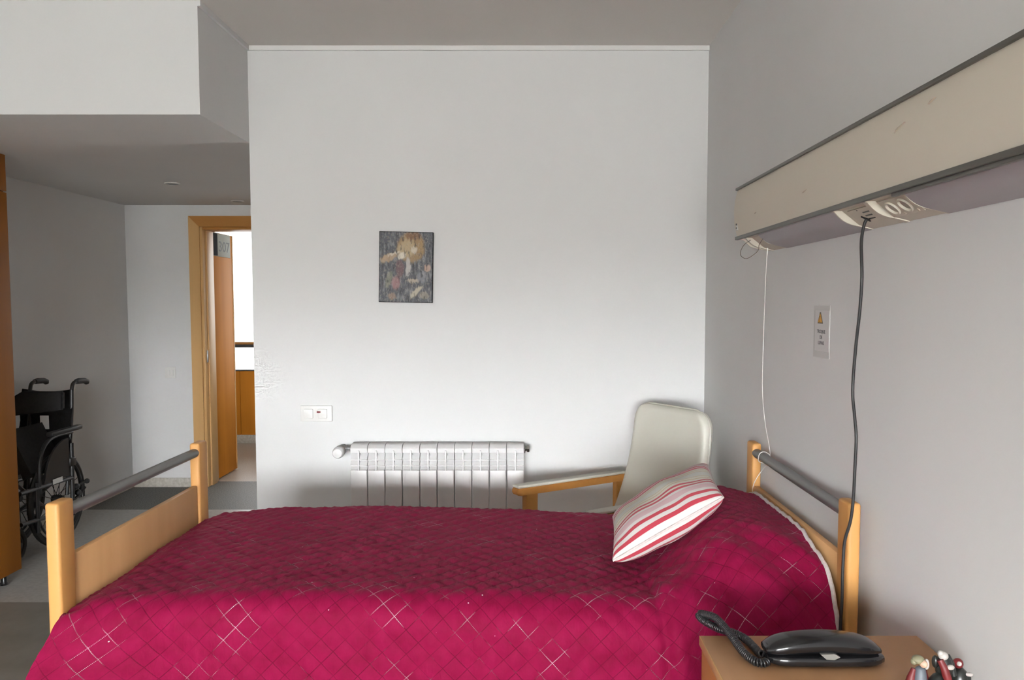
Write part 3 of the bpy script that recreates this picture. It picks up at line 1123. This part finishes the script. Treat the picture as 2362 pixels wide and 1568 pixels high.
# soft folds: one running down from the edge of the pillow, and long ones over the pillow side
fold_u = .335 + .10 * np.clip(-VV - .30, 0, .6)
h -= .011 * np.exp(-((UUg - fold_u) / .014) ** 2) * ss(-VV, .10, .32)
h += .008 * np.exp(-((UUg - fold_u - .03) / .022) ** 2) * ss(-VV, .10, .32)
hb = np.repeat(bump[:, None], V_N, 1)
dgl = (UUg - .55) * .9 + (VV + .35) * .6
h += hb * ss(-VV, .08, .3) * .010 * np.sin(dgl * 34 + 1.4 * nz2)
h += .004 * np.sin(UUg * 21 + 2 * nz2) * ss(-VV, .42, .6)
P = P + Nn * h[..., None]
idx = np.arange(NU * V_N).reshape(NU, V_N)
faces = np.stack([idx[:-1, :-1], idx[1:, :-1], idx[1:, 1:], idx[:-1, 1:]], -1).reshape(-1, 4)
me = bpy.data.meshes.new('bedspread')
me.from_pydata(P.reshape(-1, 3).tolist(), [], faces.tolist())
uvl = me.uv_layers.new(name='cloth')
uvc = np.stack([UUg, VV], -1).reshape(-1, 2)[faces.reshape(-1)]
uvl.data.foreach_set('uv', uvc.astype(np.float32).reshape(-1))
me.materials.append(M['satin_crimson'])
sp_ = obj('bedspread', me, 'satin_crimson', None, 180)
tag(sp_, 'crimson diamond-quilted satin bedspread covering the bed and pillow', 'bedspread')
bm = bmesh.new()
hp_ = []
for j in range(0, V_N, 2):
    q = Vector(P[-1, j]) + Vector((.002, 0, .001))
    if not hp_ or (q - hp_[-1]).length > .004:
        hp_.append(q)
tube(bm, hp_, .0062, 6)
obj('hem', bm, 'hem_cloth', sp_, 60)['label'] = 'pale grey hem along the head end'

# ------------------------------------------------------------------ striped cushion
A_ = Vector((.239, 2.205, .782))
B_ = Vector((.580, 2.352, .925))
D_ = Vector((.281, 2.603, .800))
cen = (B_ + D_) / 2
e1 = (B_ - A_) / 2
e2 = (D_ - A_) / 2
nn = e1.cross(e2).normalized()
NC = 44


def cushion_pt(x, y, side):
    k = 1.0
    xx = x * (1 - .035 * (1 - y * y) * (1 if abs(x) > .0 else 0))
    yy = y * (1 - .035 * (1 - x * x))
    th = ((1 - x * x) * (1 - y * y))
    t = (.062 if side > 0 else .078) * max(th, 0) ** .36
    wr = .006 * noise.noise(Vector((x * 2.6, y * 2.6, 4 + side))) * max(th, 0) ** .3
    wr += .004 * math.sin(7 * x + 3 * y) * max(th, 0) ** .5
    return cen + e1 * xx + e2 * yy + nn * (side * t + wr)


verts, faces, uvs = [], [], []
for side in (1, -1):
    off = len(verts)
    for j in range(NC + 1):
        for i in range(NC + 1):
            # denser towards the seams
            x = math.sin((-1 + 2 * i / NC) * PI / 2)
            y = math.sin((-1 + 2 * j / NC) * PI / 2)
            verts.append(tuple(cushion_pt(x, y, side)))
    for j in range(NC):
        for i in range(NC):
            q = [off + j * (NC + 1) + i, off + j * (NC + 1) + i + 1, off + (j + 1) * (NC + 1) + i + 1, off + (j + 1) * (NC + 1) + i]
            if side < 0:
                q = q[::-1]
            faces.append(q)


ARC = {}
for side in (1, -1):    # distance along the cloth from the front seam, 0..1
    yy_ = [math.sin((-1 + 2 * q / 200) * PI / 2) for q in range(201)]
    pp_ = [cushion_pt(0.1, y, side) for y in yy_]
    la_ = np.concatenate([[0], np.cumsum([(b - a).length for a, b in zip(pp_[:-1], pp_[1:])])])
    ARC[side] = (np.array(yy_), la_ / la_[-1])


me = bpy.data.meshes.new('striped_cushion')
me.from_pydata(verts, [], faces)
uvl = me.uv_layers.new(name='cloth')
n1 = (NC + 1) ** 2
for li, l in enumerate(me.loops):
    vi = l.vertex_index
    k_ = vi % n1
    i, j = k_ % (NC + 1), k_ // (NC + 1)
    y = math.sin((-1 + 2 * j / NC) * PI / 2)
    vv_ = float(np.interp(y, *ARC[1 if vi < n1 else -1]))
    if vi >= n1:
        vv_ = min(.999, vv_ + .02)
    uvl.data[li].uv = (i / NC, min(max(vv_, 0.0), .999))
me.materials.append(M['striped_cotton'])
cu = obj('striped_cushion', me, 'striped_cotton', None, 180)
tag(cu, 'square cushion with red, pink and tan stripes leaning on the bedspread', 'cushion')
bm = bmesh.new()
ring = []
for k in range(60):
    ring.append(cushion_pt(-1 + 2 * k / 60, -1, 1))
for k in range(60):
    ring.append(cushion_pt(1, -1 + 2 * k / 60, 1))
for k in range(60):
    ring.append(cushion_pt(1 - 2 * k / 60, 1, 1))
for k in range(60):
    ring.append(cushion_pt(-1, 1 - 2 * k / 60, 1))
tube(bm, ring, .0035, 6, closed=True)
obj('seam', bm, 'hem_cloth', cu, 60)

# ------------------------------------------------------------------ bed-head light unit on the right wall
lu = thing('bed_light_unit', 'long cream wall light unit with sockets above the bed head', 'wall light', (.83, 1.8, 1.69))
LY0, LY1 = .55, 2.925
# front cover: shallow curved profile
prof = [(XR - .002, 1.925), (.775, 1.922), (.757, 1.908), (.748, 1.875), (.744, 1.83), (.747, 1.785), (.756, 1.742), (XR - .002, 1.74)]
bm = bmesh.new()
prism(bm, prof, 'Y', LY0, LY1)
obj('cover', bm, 'lamp_enamel', lu, 30)
obj('trim_strip', box(.749, .759, LY0, LY1 + .004, 1.906, 1.915, .002), 'lamp_strip', lu)
obj('trim_strip', box(.750, .762, LY0, LY1 + .004, 1.729, 1.741, .002), 'lamp_strip', lu)
bm = bmesh.new()
prism(bm, [(XR - .003, 1.922), (.777, 1.919), (.760, 1.906), (.751, 1.875), (.747, 1.83), (.750, 1.785), (.759, 1.742), (.766, 1.733), (.782, 1.728), (.806, 1.706), (.843, 1.696), (XR - .003, 1.690)], 'Y', LY1, LY1 + .006)
obj('end_cap', bm, 'lamp_enamel', lu, 30)
c0, c1 = Vector((.799, 1.735)), Vector((.844, 1.699))      # the sloping face of the socket trays


def under(bulge):
    """underside profile: a bowed diffuser (bulge > 0) or the recessed tray"""
    if bulge <= 0:
        return [(.764, 1.735), (c0.x, c0.y), (c1.x, c1.y), (XR - .003, 1.690)]
    p0, p1 = Vector((.780, 1.732)), Vector((.845, 1.696))
    d = p1 - p0
    nr = Vector((d.y, -d.x)).normalized()
    out = [(.764, 1.734)]
    for k in range(13):
        q = p0 + d * (k / 12) + nr * bulge * math.sin(PI * k / 12)
        out.append((q.x, q.y))
    return out + [(XR - .003, 1.688)]


BUL = .007


def seg(name, y0, y1, bulge, m, parent):
    bm = bmesh.new()
    prism(bm, under(bulge) + [(XR - .003, 1.745), (.764, 1.745)], 'Y', y0, y1)
    return obj(name, bm, m, parent, 30)


def rim(y0, y1, parent):
    bm = bmesh.new()
    prism(bm, under(BUL + .0008) + [(XR - .004, 1.742), (.766, 1.742)], 'Y', y0, y1)
    return obj('end_wedge', bm, 'socket_cream', parent, 30)


seg('diffuser', 2.066, 2.74, BUL, 'lamp_diffuser', lu)
rim(2.060, 2.066, lu)
rim(2.74, 2.744, lu)
seg('diffuser', LY0, 1.690, BUL, 'lamp_diffuser', lu)
rim(1.690, 1.696, lu)
seg('socket_tray', 1.696, 2.060, 0, 'cream_plastic', lu)
seg('divider', 1.870, 1.884, BUL, 'cream_plastic', lu)
rim(1.864, 1.870, lu)
seg('end_tray', 2.744, 2.925, 0, 'cream_plastic', lu)
rim(2.885, 2.90, lu)
obj('shade_gap', box(.757, .768, LY0, 1.69, 1.722, 1.733, .001), 'lamp_strip', lu)
# outlet plates lie in the sloping tray
dch = (c1 - c0).normalized()
nch = Vector((-dch.y, dch.x))
if nch.y > 0:
    nch = -nch


def plate(name, y0, y1, s0, s1, th, m, parent, lift=.001):
    d = c1 - c0
    bm = bmesh.new()
    p0, p1 = c0 + d * s0 + nch * lift, c0 + d * s1 + nch * lift
    poly = [(p0.x, p0.y), (p1.x, p1.y), (p1.x + nch.x * th, p1.y + nch.y * th), (p0.x + nch.x * th, p0.y + nch.y * th)]
    prism(bm, poly, 'Y', y0, y1)
    return obj(name, bm, m, parent, 30)


pl = plate('usb_plate', 1.895, 2.030, .08, .92, .003, 'cream_plastic', lu)
for q in range(3):
    plate('slot', 1.926 + .003 * q, 1.962 + .003 * q, .30 + .20 * q, .36 + .20 * q, .0012, 'black_plastic', pl, .0035)
plate('plug_hole', 1.975, 1.980, .12, .17, .001, 'lamp_strip', pl, .0035)
pl = plate('socket_plate', 1.712, 1.855, .04, .98, .003, 'cream_plastic', lu)
for y in (1.815, 1.755):
    bm = bmesh.new()
    cc = c0 + (c1 - c0) * .48 + nch * .003
    lathe(bm, [(.019, 0), (.021, .002), (.020, .006), (.017, .006), (.015, .001), (.001, .001)], (cc.x, y, cc.y), (nch.x, 0, nch.y), 24)
    so = obj('socket', bm, 'socket_cream', pl)
    cc = c0 + (c1 - c0) * .86 + nch * .004
    bm = bmesh.new()
    lathe(bm, [(.004, 0), (.004, .002)], (cc.x, y - .024, cc.y), (nch.x, 0, nch.y), 10)
    obj('screw', bm, 'scuff', pl)
obj('end_switch', box(.748, .756, 2.888, 2.912, 1.762, 1.796, .002), 'white_plastic', lu)
obj('switch_slot', box(.7465, .749, 2.894, 2.906, 1.780, 1.786), 'ink', lu)
obj('switch_slot', box(.7465, .749, 2.896, 2.904, 1.768, 1.772), 'ink', lu)
# worn scratches in the enamel
for (ya, za, yb, zb, wd_) in ((1.655, 1.848, 1.61, 1.858, .0028), (1.52, 1.872, 1.495, 1.877, .0016), (2.20, 1.800, 2.165, 1.805, .0010), (2.66, 1.795, 2.645, 1.798, .0010)):
    xs_ = .7432 if za < 1.85 else .7445
    bm = bmesh.new()
    vs = [(ya, za - wd_), (ya - .25 * (ya - yb), za + wd_ * .6 - .001), (yb, zb), (ya - .3 * (ya - yb), za + wd_ * 1.8)]
    prism(bm, vs, 'X', xs_ - .0006, xs_ + .003)
    obj('scratch', bm, 'scuff', lu, 0)

# cables
bm = bmesh.new()
cpts = [(.829, 1.976, 1.708), (.823, 1.980, 1.692), (.816, 1.977, 1.648), (.815, 1.966, 1.563), (.815, 1.974, 1.479), (.815, 1.992, 1.392), (.815, 2.004, 1.283), (.815, 1.988, 1.22), (.815, 1.975, 1.167),
        (.815, 1.978, 1.09), (.815, 1.983, 1.011), (.812, 1.990, .952), (.803, 2.000, .898), (.800, 2.000, .828), (.799, 1.998, .737), (.797, 2.000, .641), (.80, 1.985, .52), (.82, 1.96, .40)]
tube(bm, catmull(cpts, 6), .0039, 8)
cb = obj('power_cable', bm, 'black_cable', None, 60)
tag(cb, 'black power cable hanging from the wall light unit past the bed post', 'cable')
bm = bmesh.new()
tube(bm, [(.822, 1.990, 1.715), (.834, 1.968, 1.703)], .005, 8)
obj('plug', bm, 'black_plastic', cb)
bm = bmesh.new()
wpts = [(.850, 2.865, 1.697), (.850, 2.88, 1.60), (.858, 2.92, 1.4), (.86, 2.93, 1.2), (.86, 2.90, 1.09), (.858, 2.84, 1.01), (.853, 2.80, .975), (.846, 2.795, .958), (.832, 2.80, .938), (.815, 2.802, .945), (.8125, 2.80, .96),
        (.82, 2.80, .975), (.835, 2.795, .9785), (.85, 2.79, .965), (.845, 2.80, .935), (.828, 2.825, .90), (.815, 2.86, .85), (.812, 2.875, .80)]
tube(bm, catmull(wpts, 5), .0015, 6)
tag(obj('pull_cord', bm, 'white_cord', None, 60), 'thin white pull cord tied round the head rail', 'cord')
bm = bmesh.new()
wp = [(.785, 2.70, 1.716), (.79, 2.76, 1.70), (.795, 2.79, 1.682), (.785, 2.84, 1.665), (.775, 2.875, 1.66), (.765, 2.90, 1.672), (.765, 2.90, 1.69), (.77, 2.87, 1.71), (.78, 2.83, 1.722)]
tube(bm, catmull(wp, 5), .0011, 5)
tag(obj('loose_wire', bm, 'thin_wire', None, 60), 'thin dark wire looped below the far end of the wall light', 'wire')

# ------------------------------------------------------------------ laminated notice
no = thing('warning_notice', 'laminated glove notice with yellow warning triangle on the right wall', 'notice', (XR, 2.41, 1.34))
obj('laminate_sheet', box(XR - .0012, XR, 2.345, 2.476, 1.337, 1.494, .0004), 'laminate', no, 0)
pp = obj('paper', box(XR - .0018, XR - .0008, 2.349, 2.462, 1.357, 1.479), 'paper', no, 0)
bm = bmesh.new()
prism(bm, [(2.441, 1.440), (2.398, 1.440), (2.4165, 1.474), (2.4225, 1.474)], 'X', XR - .0024, XR - .0016)
obj('warning_triangle', bm, 'sign_dark', pp, 0)
bm = bmesh.new()
prism(bm, [(2.4355, 1.4435), (2.4035, 1.4435), (2.4185, 1.4695), (2.4205, 1.4695)], 'X', XR - .0028, XR - .002)
obj('triangle_face', bm, 'sign_yellow', pp, 0)
bm = bmesh.new()
prism(bm, [(2.4207, 1.4505), (2.4183, 1.4505), (2.4172, 1.463), (2.4218, 1.463)], 'X', XR - .0032, XR - .0024)
prism(bm, [(2.4217, 1.445), (2.4173, 1.445), (2.4173, 1.4486), (2.4217, 1.4486)], 'X', XR - .0032, XR - .0024)
obj('exclamation_mark', bm, 'sign_dark', pp, 0)
for word, yc, zc, size, sxx in (('TROQUE', 2.411, 1.4155, .0145, 1.12), ('DE', 2.4115, 1.3985, .0145, 1.05), ('LUVAS', 2.4105, 1.3815, .0145, 1.12)):
    mt = Matrix(((0, 0, -1, XR - .0020), (-1, 0, 0, yc), (0, 1, 0, zc), (0, 0, 0, 1))) @ Matrix.Diagonal((sxx, 1, 1, 1))
    text_mesh('lettering', word, size, 'ink', mt, pp, .0002, offset=.0003)

# ------------------------------------------------------------------ nightstand
ns = thing('nightstand', 'orange wood bedside cabinet carrying the telephone, in front of the bed', 'nightstand', (.63, 1.5, 0))
NX0, NX1, NY0, NY1, NZ_ = .384, .868, 1.28, 1.748, .761
obj('top', box(NX0, NX1, NY0, NY1, NZ_ - .022, NZ_, .003), 'wood_night_y', ns)
obj('edge_band', box(NX0 - .002, NX0 + .001, NY0, NY1, NZ_ - .022, NZ_ - .001, .001), 'wood_night_edge', ns)
bm = box(NX0 + .012, NX1 - .004, NY0 + .01, NY0 + .028, .08, NZ_ - .022)
bx(bm, NX0 + .012, NX1 - .004, NY1 - .028, NY1 - .010, .08, NZ_ - .022)
bx(bm, NX1 - .02, NX1 - .004, NY0 + .028, NY1 - .028, .08, NZ_ - .022)
bx(bm, NX0 + .012, NX1 - .02, NY0 + .028, NY1 - .028, .08, .10)
obj('body', bm, 'wood_honey_z', ns)
df = obj('drawer', box(NX0 + .002, NX0 + .02, NY0 + .01, NY1 - .010, .57, NZ_ - .026, .002), 'wood_honey_z', ns)
obj('handle', box(NX0 - .014, NX0 + .003, 1.46, 1.57, .645, .657, .004), 'grey_metal', df)
df = obj('door', box(NX0 + .002, NX0 + .02, NY0 + .01, NY1 - .010, .085, .565, .002), 'wood_honey_z', ns)
obj('handle', box(NX0 - .014, NX0 + .003, 1.33, 1.342, .42, .52, .004), 'grey_metal', df)
for x in (NX0 + .05, NX1 - .05):
    for y in (NY0 + .05, NY1 - .05):
        bm = bmesh.new()
        lathe(bm, [(.022, -.012), (.025, -.008), (.025, .008), (.022, .012)], (x, y, .025), (0, 1, 0), 16)
        bx(bm, x - .008, x + .008, y - .014, y + .014, .03, .085, .003)
        obj('caster', bm, 'black_rubber', ns)

# ------------------------------------------------------------------ telephone


def loft(bm, secs, n=28, exp=2.6):
    """secs: (x, yc, zc, half_y, half_z)"""
    rings = []
    for (x, yc, zc, hy, hz) in secs:
        ring = []
        for k in range(n):
            q = 2 * PI * k / n
            c, s = math.cos(q), math.sin(q)
            ring.append(bm.verts.new((x, yc + hy * math.copysign(abs(c) ** (2 / exp), c), zc + hz * math.copysign(abs(s) ** (2 / exp), s))))
        rings.append(ring)
    for a, b in zip(rings[:-1], rings[1:]):
        for k in range(n):
            bm.faces.new((a[k], a[(k + 1) % n], b[(k + 1) % n], b[k]))
    bm.faces.new(rings[0][::-1])
    bm.faces.new(rings[-1])
    bmesh.ops.recalc_face_normals(bm, faces=bm.faces)
    return bm


ph = thing('telephone', 'black one-piece desk telephone with coiled cord on the bedside cabinet', 'telephone', (.606, 1.61, NZ_))
X0, X1, YC = .489, .727, 1.612
zb = NZ_
bm = bmesh.new()
secs = []
for k in range(25):
    s = k / 24
    x = X0 + .002 + (X1 - X0 - .002) * s
    e = (1 - abs(2 * s - 1) ** 9) ** .5 if 0 < s < 1 else .12
    e = max(e, .55)
    top = .027 - .003 * math.sin(PI * s)
    secs.append((x, YC, zb + .002 + top * e / 2 + (1 - e) * .010, .036 * e, top * e / 2))
loft(bm, secs, exp=3.4)
obj('base', bm, 'black_gloss', ph, 60)
bm = bmesh.new()
secs = []
for k in range(29):
    s = k / 28
    x = X0 - .003 + (X1 - X0 - .004) * s
    e = (1 - abs(2 * s - 1) ** 7) ** .5 if 0 < s < 1 else .1
    e = max(e, .42)
    bot = .0215 + .005 * math.sin(PI * s) ** 2
    topz = .043 + .021 * math.sin(PI * min(1, max(0, .08 + .84 * s))) ** .9
    mid = (bot + topz) / 2
    hz = (topz - bot) / 2
    secs.append((x, YC, zb + mid - (1 - e) * .006, .034 * (.35 + .65 * e), hz * e))
loft(bm, secs, exp=2.7)
obj('handset', bm, 'black_gloss', ph, 60)
bm = bmesh.new()
prism(bm, [(.590, zb + .033), (.618, zb + .034), (.630, zb + .027), (.618, zb + .0215), (.602, zb + .0225)], 'Y', YC - .0368, YC - .026)
obj('cradle_window', bm, 'phone_window', ph, 0)
# coiled cord
cp = catmull([(.495, 1.600, zb + .012), (.478, 1.585, zb + .011), (.462, 1.592, zb + .012), (.448, 1.630, zb + .015), (.438, 1.700, zb + .024), (.425, 1.775, zb + .028), (.408, 1.825, zb + .018), (.400, 1.835, zb + .012),
              (.404, 1.812, zb + .009), (.428, 1.76, zb + .010), (.452, 1.735, zb + .012), (.472, 1.705, zb + .011), (.480, 1.660, zb + .011), (.484, 1.628, zb + .011), (.489, 1.615, zb + .022)], 26)
L = [0]
for a, b in zip(cp[:-1], cp[1:]):
    L.append(L[-1] + (b - a).length)
tot = L[-1]
turns = int(tot / .0052)
pts = []
npt = turns * 9
La = np.array(L)
cpa = np.array([tuple(p) for p in cp])
ss_ = np.linspace(.012, tot - .012, npt)
cx3 = np.stack([np.interp(ss_, La, cpa[:, k]) for k in range(3)], -1)
tg = np.gradient(cx3, axis=0)
tg /= np.linalg.norm(tg, axis=1, keepdims=True)
n0 = np.cross(tg, np.array([0, 0, 1.0]))
n0 /= np.linalg.norm(n0, axis=1, keepdims=True)
b0 = np.cross(tg, n0)
an = ss_ / .0052 * 2 * PI
hel = cx3 + (n0 * np.cos(an)[:, None] + b0 * np.sin(an)[:, None]) * .0068
bm = bmesh.new()
tube(bm, [cp[0]] + [Vector(p) for p in hel] + [cp[-1]], .0025, 5)
obj('coiled_cord', bm, 'black_plastic', ph, 80)

# ------------------------------------------------------------------ three small painted figurines


def figure(name, label, x, y, hgt_, parts):
    f = thing(name, label, 'figurine', (x, y, NZ_), 0, 'painted figurines on the bedside cabinet')
    for nm, mt_, shapes in parts:
        bm = bmesh.new()
        for sh in shapes:
            if sh[0] == 'ball':
                ball(bm, (x + sh[1], y + sh[2], NZ_ + sh[3]), sh[4], sh[5] if len(sh) > 5 else (1, 1, 1))
            elif sh[0] == 'lathe':
                lathe(bm, sh[4], (x + sh[1], y + sh[2], NZ_ + sh[3]), sh[5] if len(sh) > 5 else (0, 0, 1), 16)
            elif sh[0] == 'tube':
                tube(bm, [(x + p[0], y + p[1], NZ_ + p[2]) for p in sh[1]], sh[2], 8)
        obj(nm, bm, mt_, f, 60)
    return f


figure('king_figurine', 'grey-robed painted figurine with red cape beside the telephone', .743, 1.478, .07, [
    ('robe', 'fig_grey', [('lathe', 0, 0, 0, [(.017, 0), (.018, .004), (.014, .022), (.011, .040), (.009, .050), (.004, .054)])]),
    ('cape', 'fig_red', [('tube', [(-.010, .004, .048), (-.016, .003, .030), (-.022, 0, .014), (-.030, -.002, .010)], [.005, .008, .009, .002]), ('tube', [(.010, .004, .045), (.015, .003, .022), (.017, 0, .003)], [.004, .005, .006])]),
    ('head', 'fig_skin', [('ball', 0.004, -.003, .060, .0075)]),
    ('hair', 'fig_white', [('ball', .011, 0, .058, .0065, (.8, .8, 1.6)), ('ball', 0, -.006, .042, .006, (.8, .6, 1.3))]),
    ('hood', 'fig_olive', [('ball', -.004, .003, .066, .0105, (1.1, 1, .8)), ('ball', -.012, .002, .062, .006)]),
    ('foot_trim', 'fig_white', [('ball', -.020, -.008, .006, .007), ('ball', .018, -.006, .005, .006)]),
])
figure('rider_figurine', 'tallest black and red painted figurine with white cap, between the others', .781, 1.468, .085, [
    ('body', 'fig_black', [('lathe', -.008, 0, 0, [(.018, 0), (.020, .012), (.018, .030), (.010, .042), (.003, .046)]), ('ball', .004, .006, .055, .016, (1, 1, 1.6)), ('ball', -.014, .004, .066, .007, (.8, 1, 1.7)), ('tube', [(.010, .004, .078), (.016, .004, .062), (.020, 0, .040)], [.004, .007, .006])]),
    ('coat', 'fig_red', [('tube', [(-.010, -.006, .074), (-.004, -.010, .060), (0, -.012, .046), (.006, -.012, .030)], [.006, .007, .008, .007]), ('ball', .002, -.012, .012, .009)]),
    ('cap', 'fig_white', [('ball', -.002, -.002, .080, .009, (1, 1, .9)), ('ball', -.007, -.002, .084, .006)]),
    ('beard', 'fig_white', [('ball', .007, -.012, .062, .006, (1.2, .8, .8))]),
])
figure('small_figurine', 'shortest black and red painted figurine nearest the right wall', .817, 1.484, .07, [
    ('body', 'fig_black', [('lathe', .003, 0, 0, [(.014, 0), (.017, .010), (.018, .026), (.013, .042), (.005, .050)]), ('ball', .012, -.002, .030, .012, (1, .9, 1))]),
    ('head', 'fig_red', [('ball', -.001, -.002, .058, .0095)]),
    ('face', 'fig_white', [('ball', -.003, -.010, .0605, .0045)]),
    ('cuff', 'fig_white', [('ball', .016, -.010, .040, .006, (1.3, .8, .6))]),
])
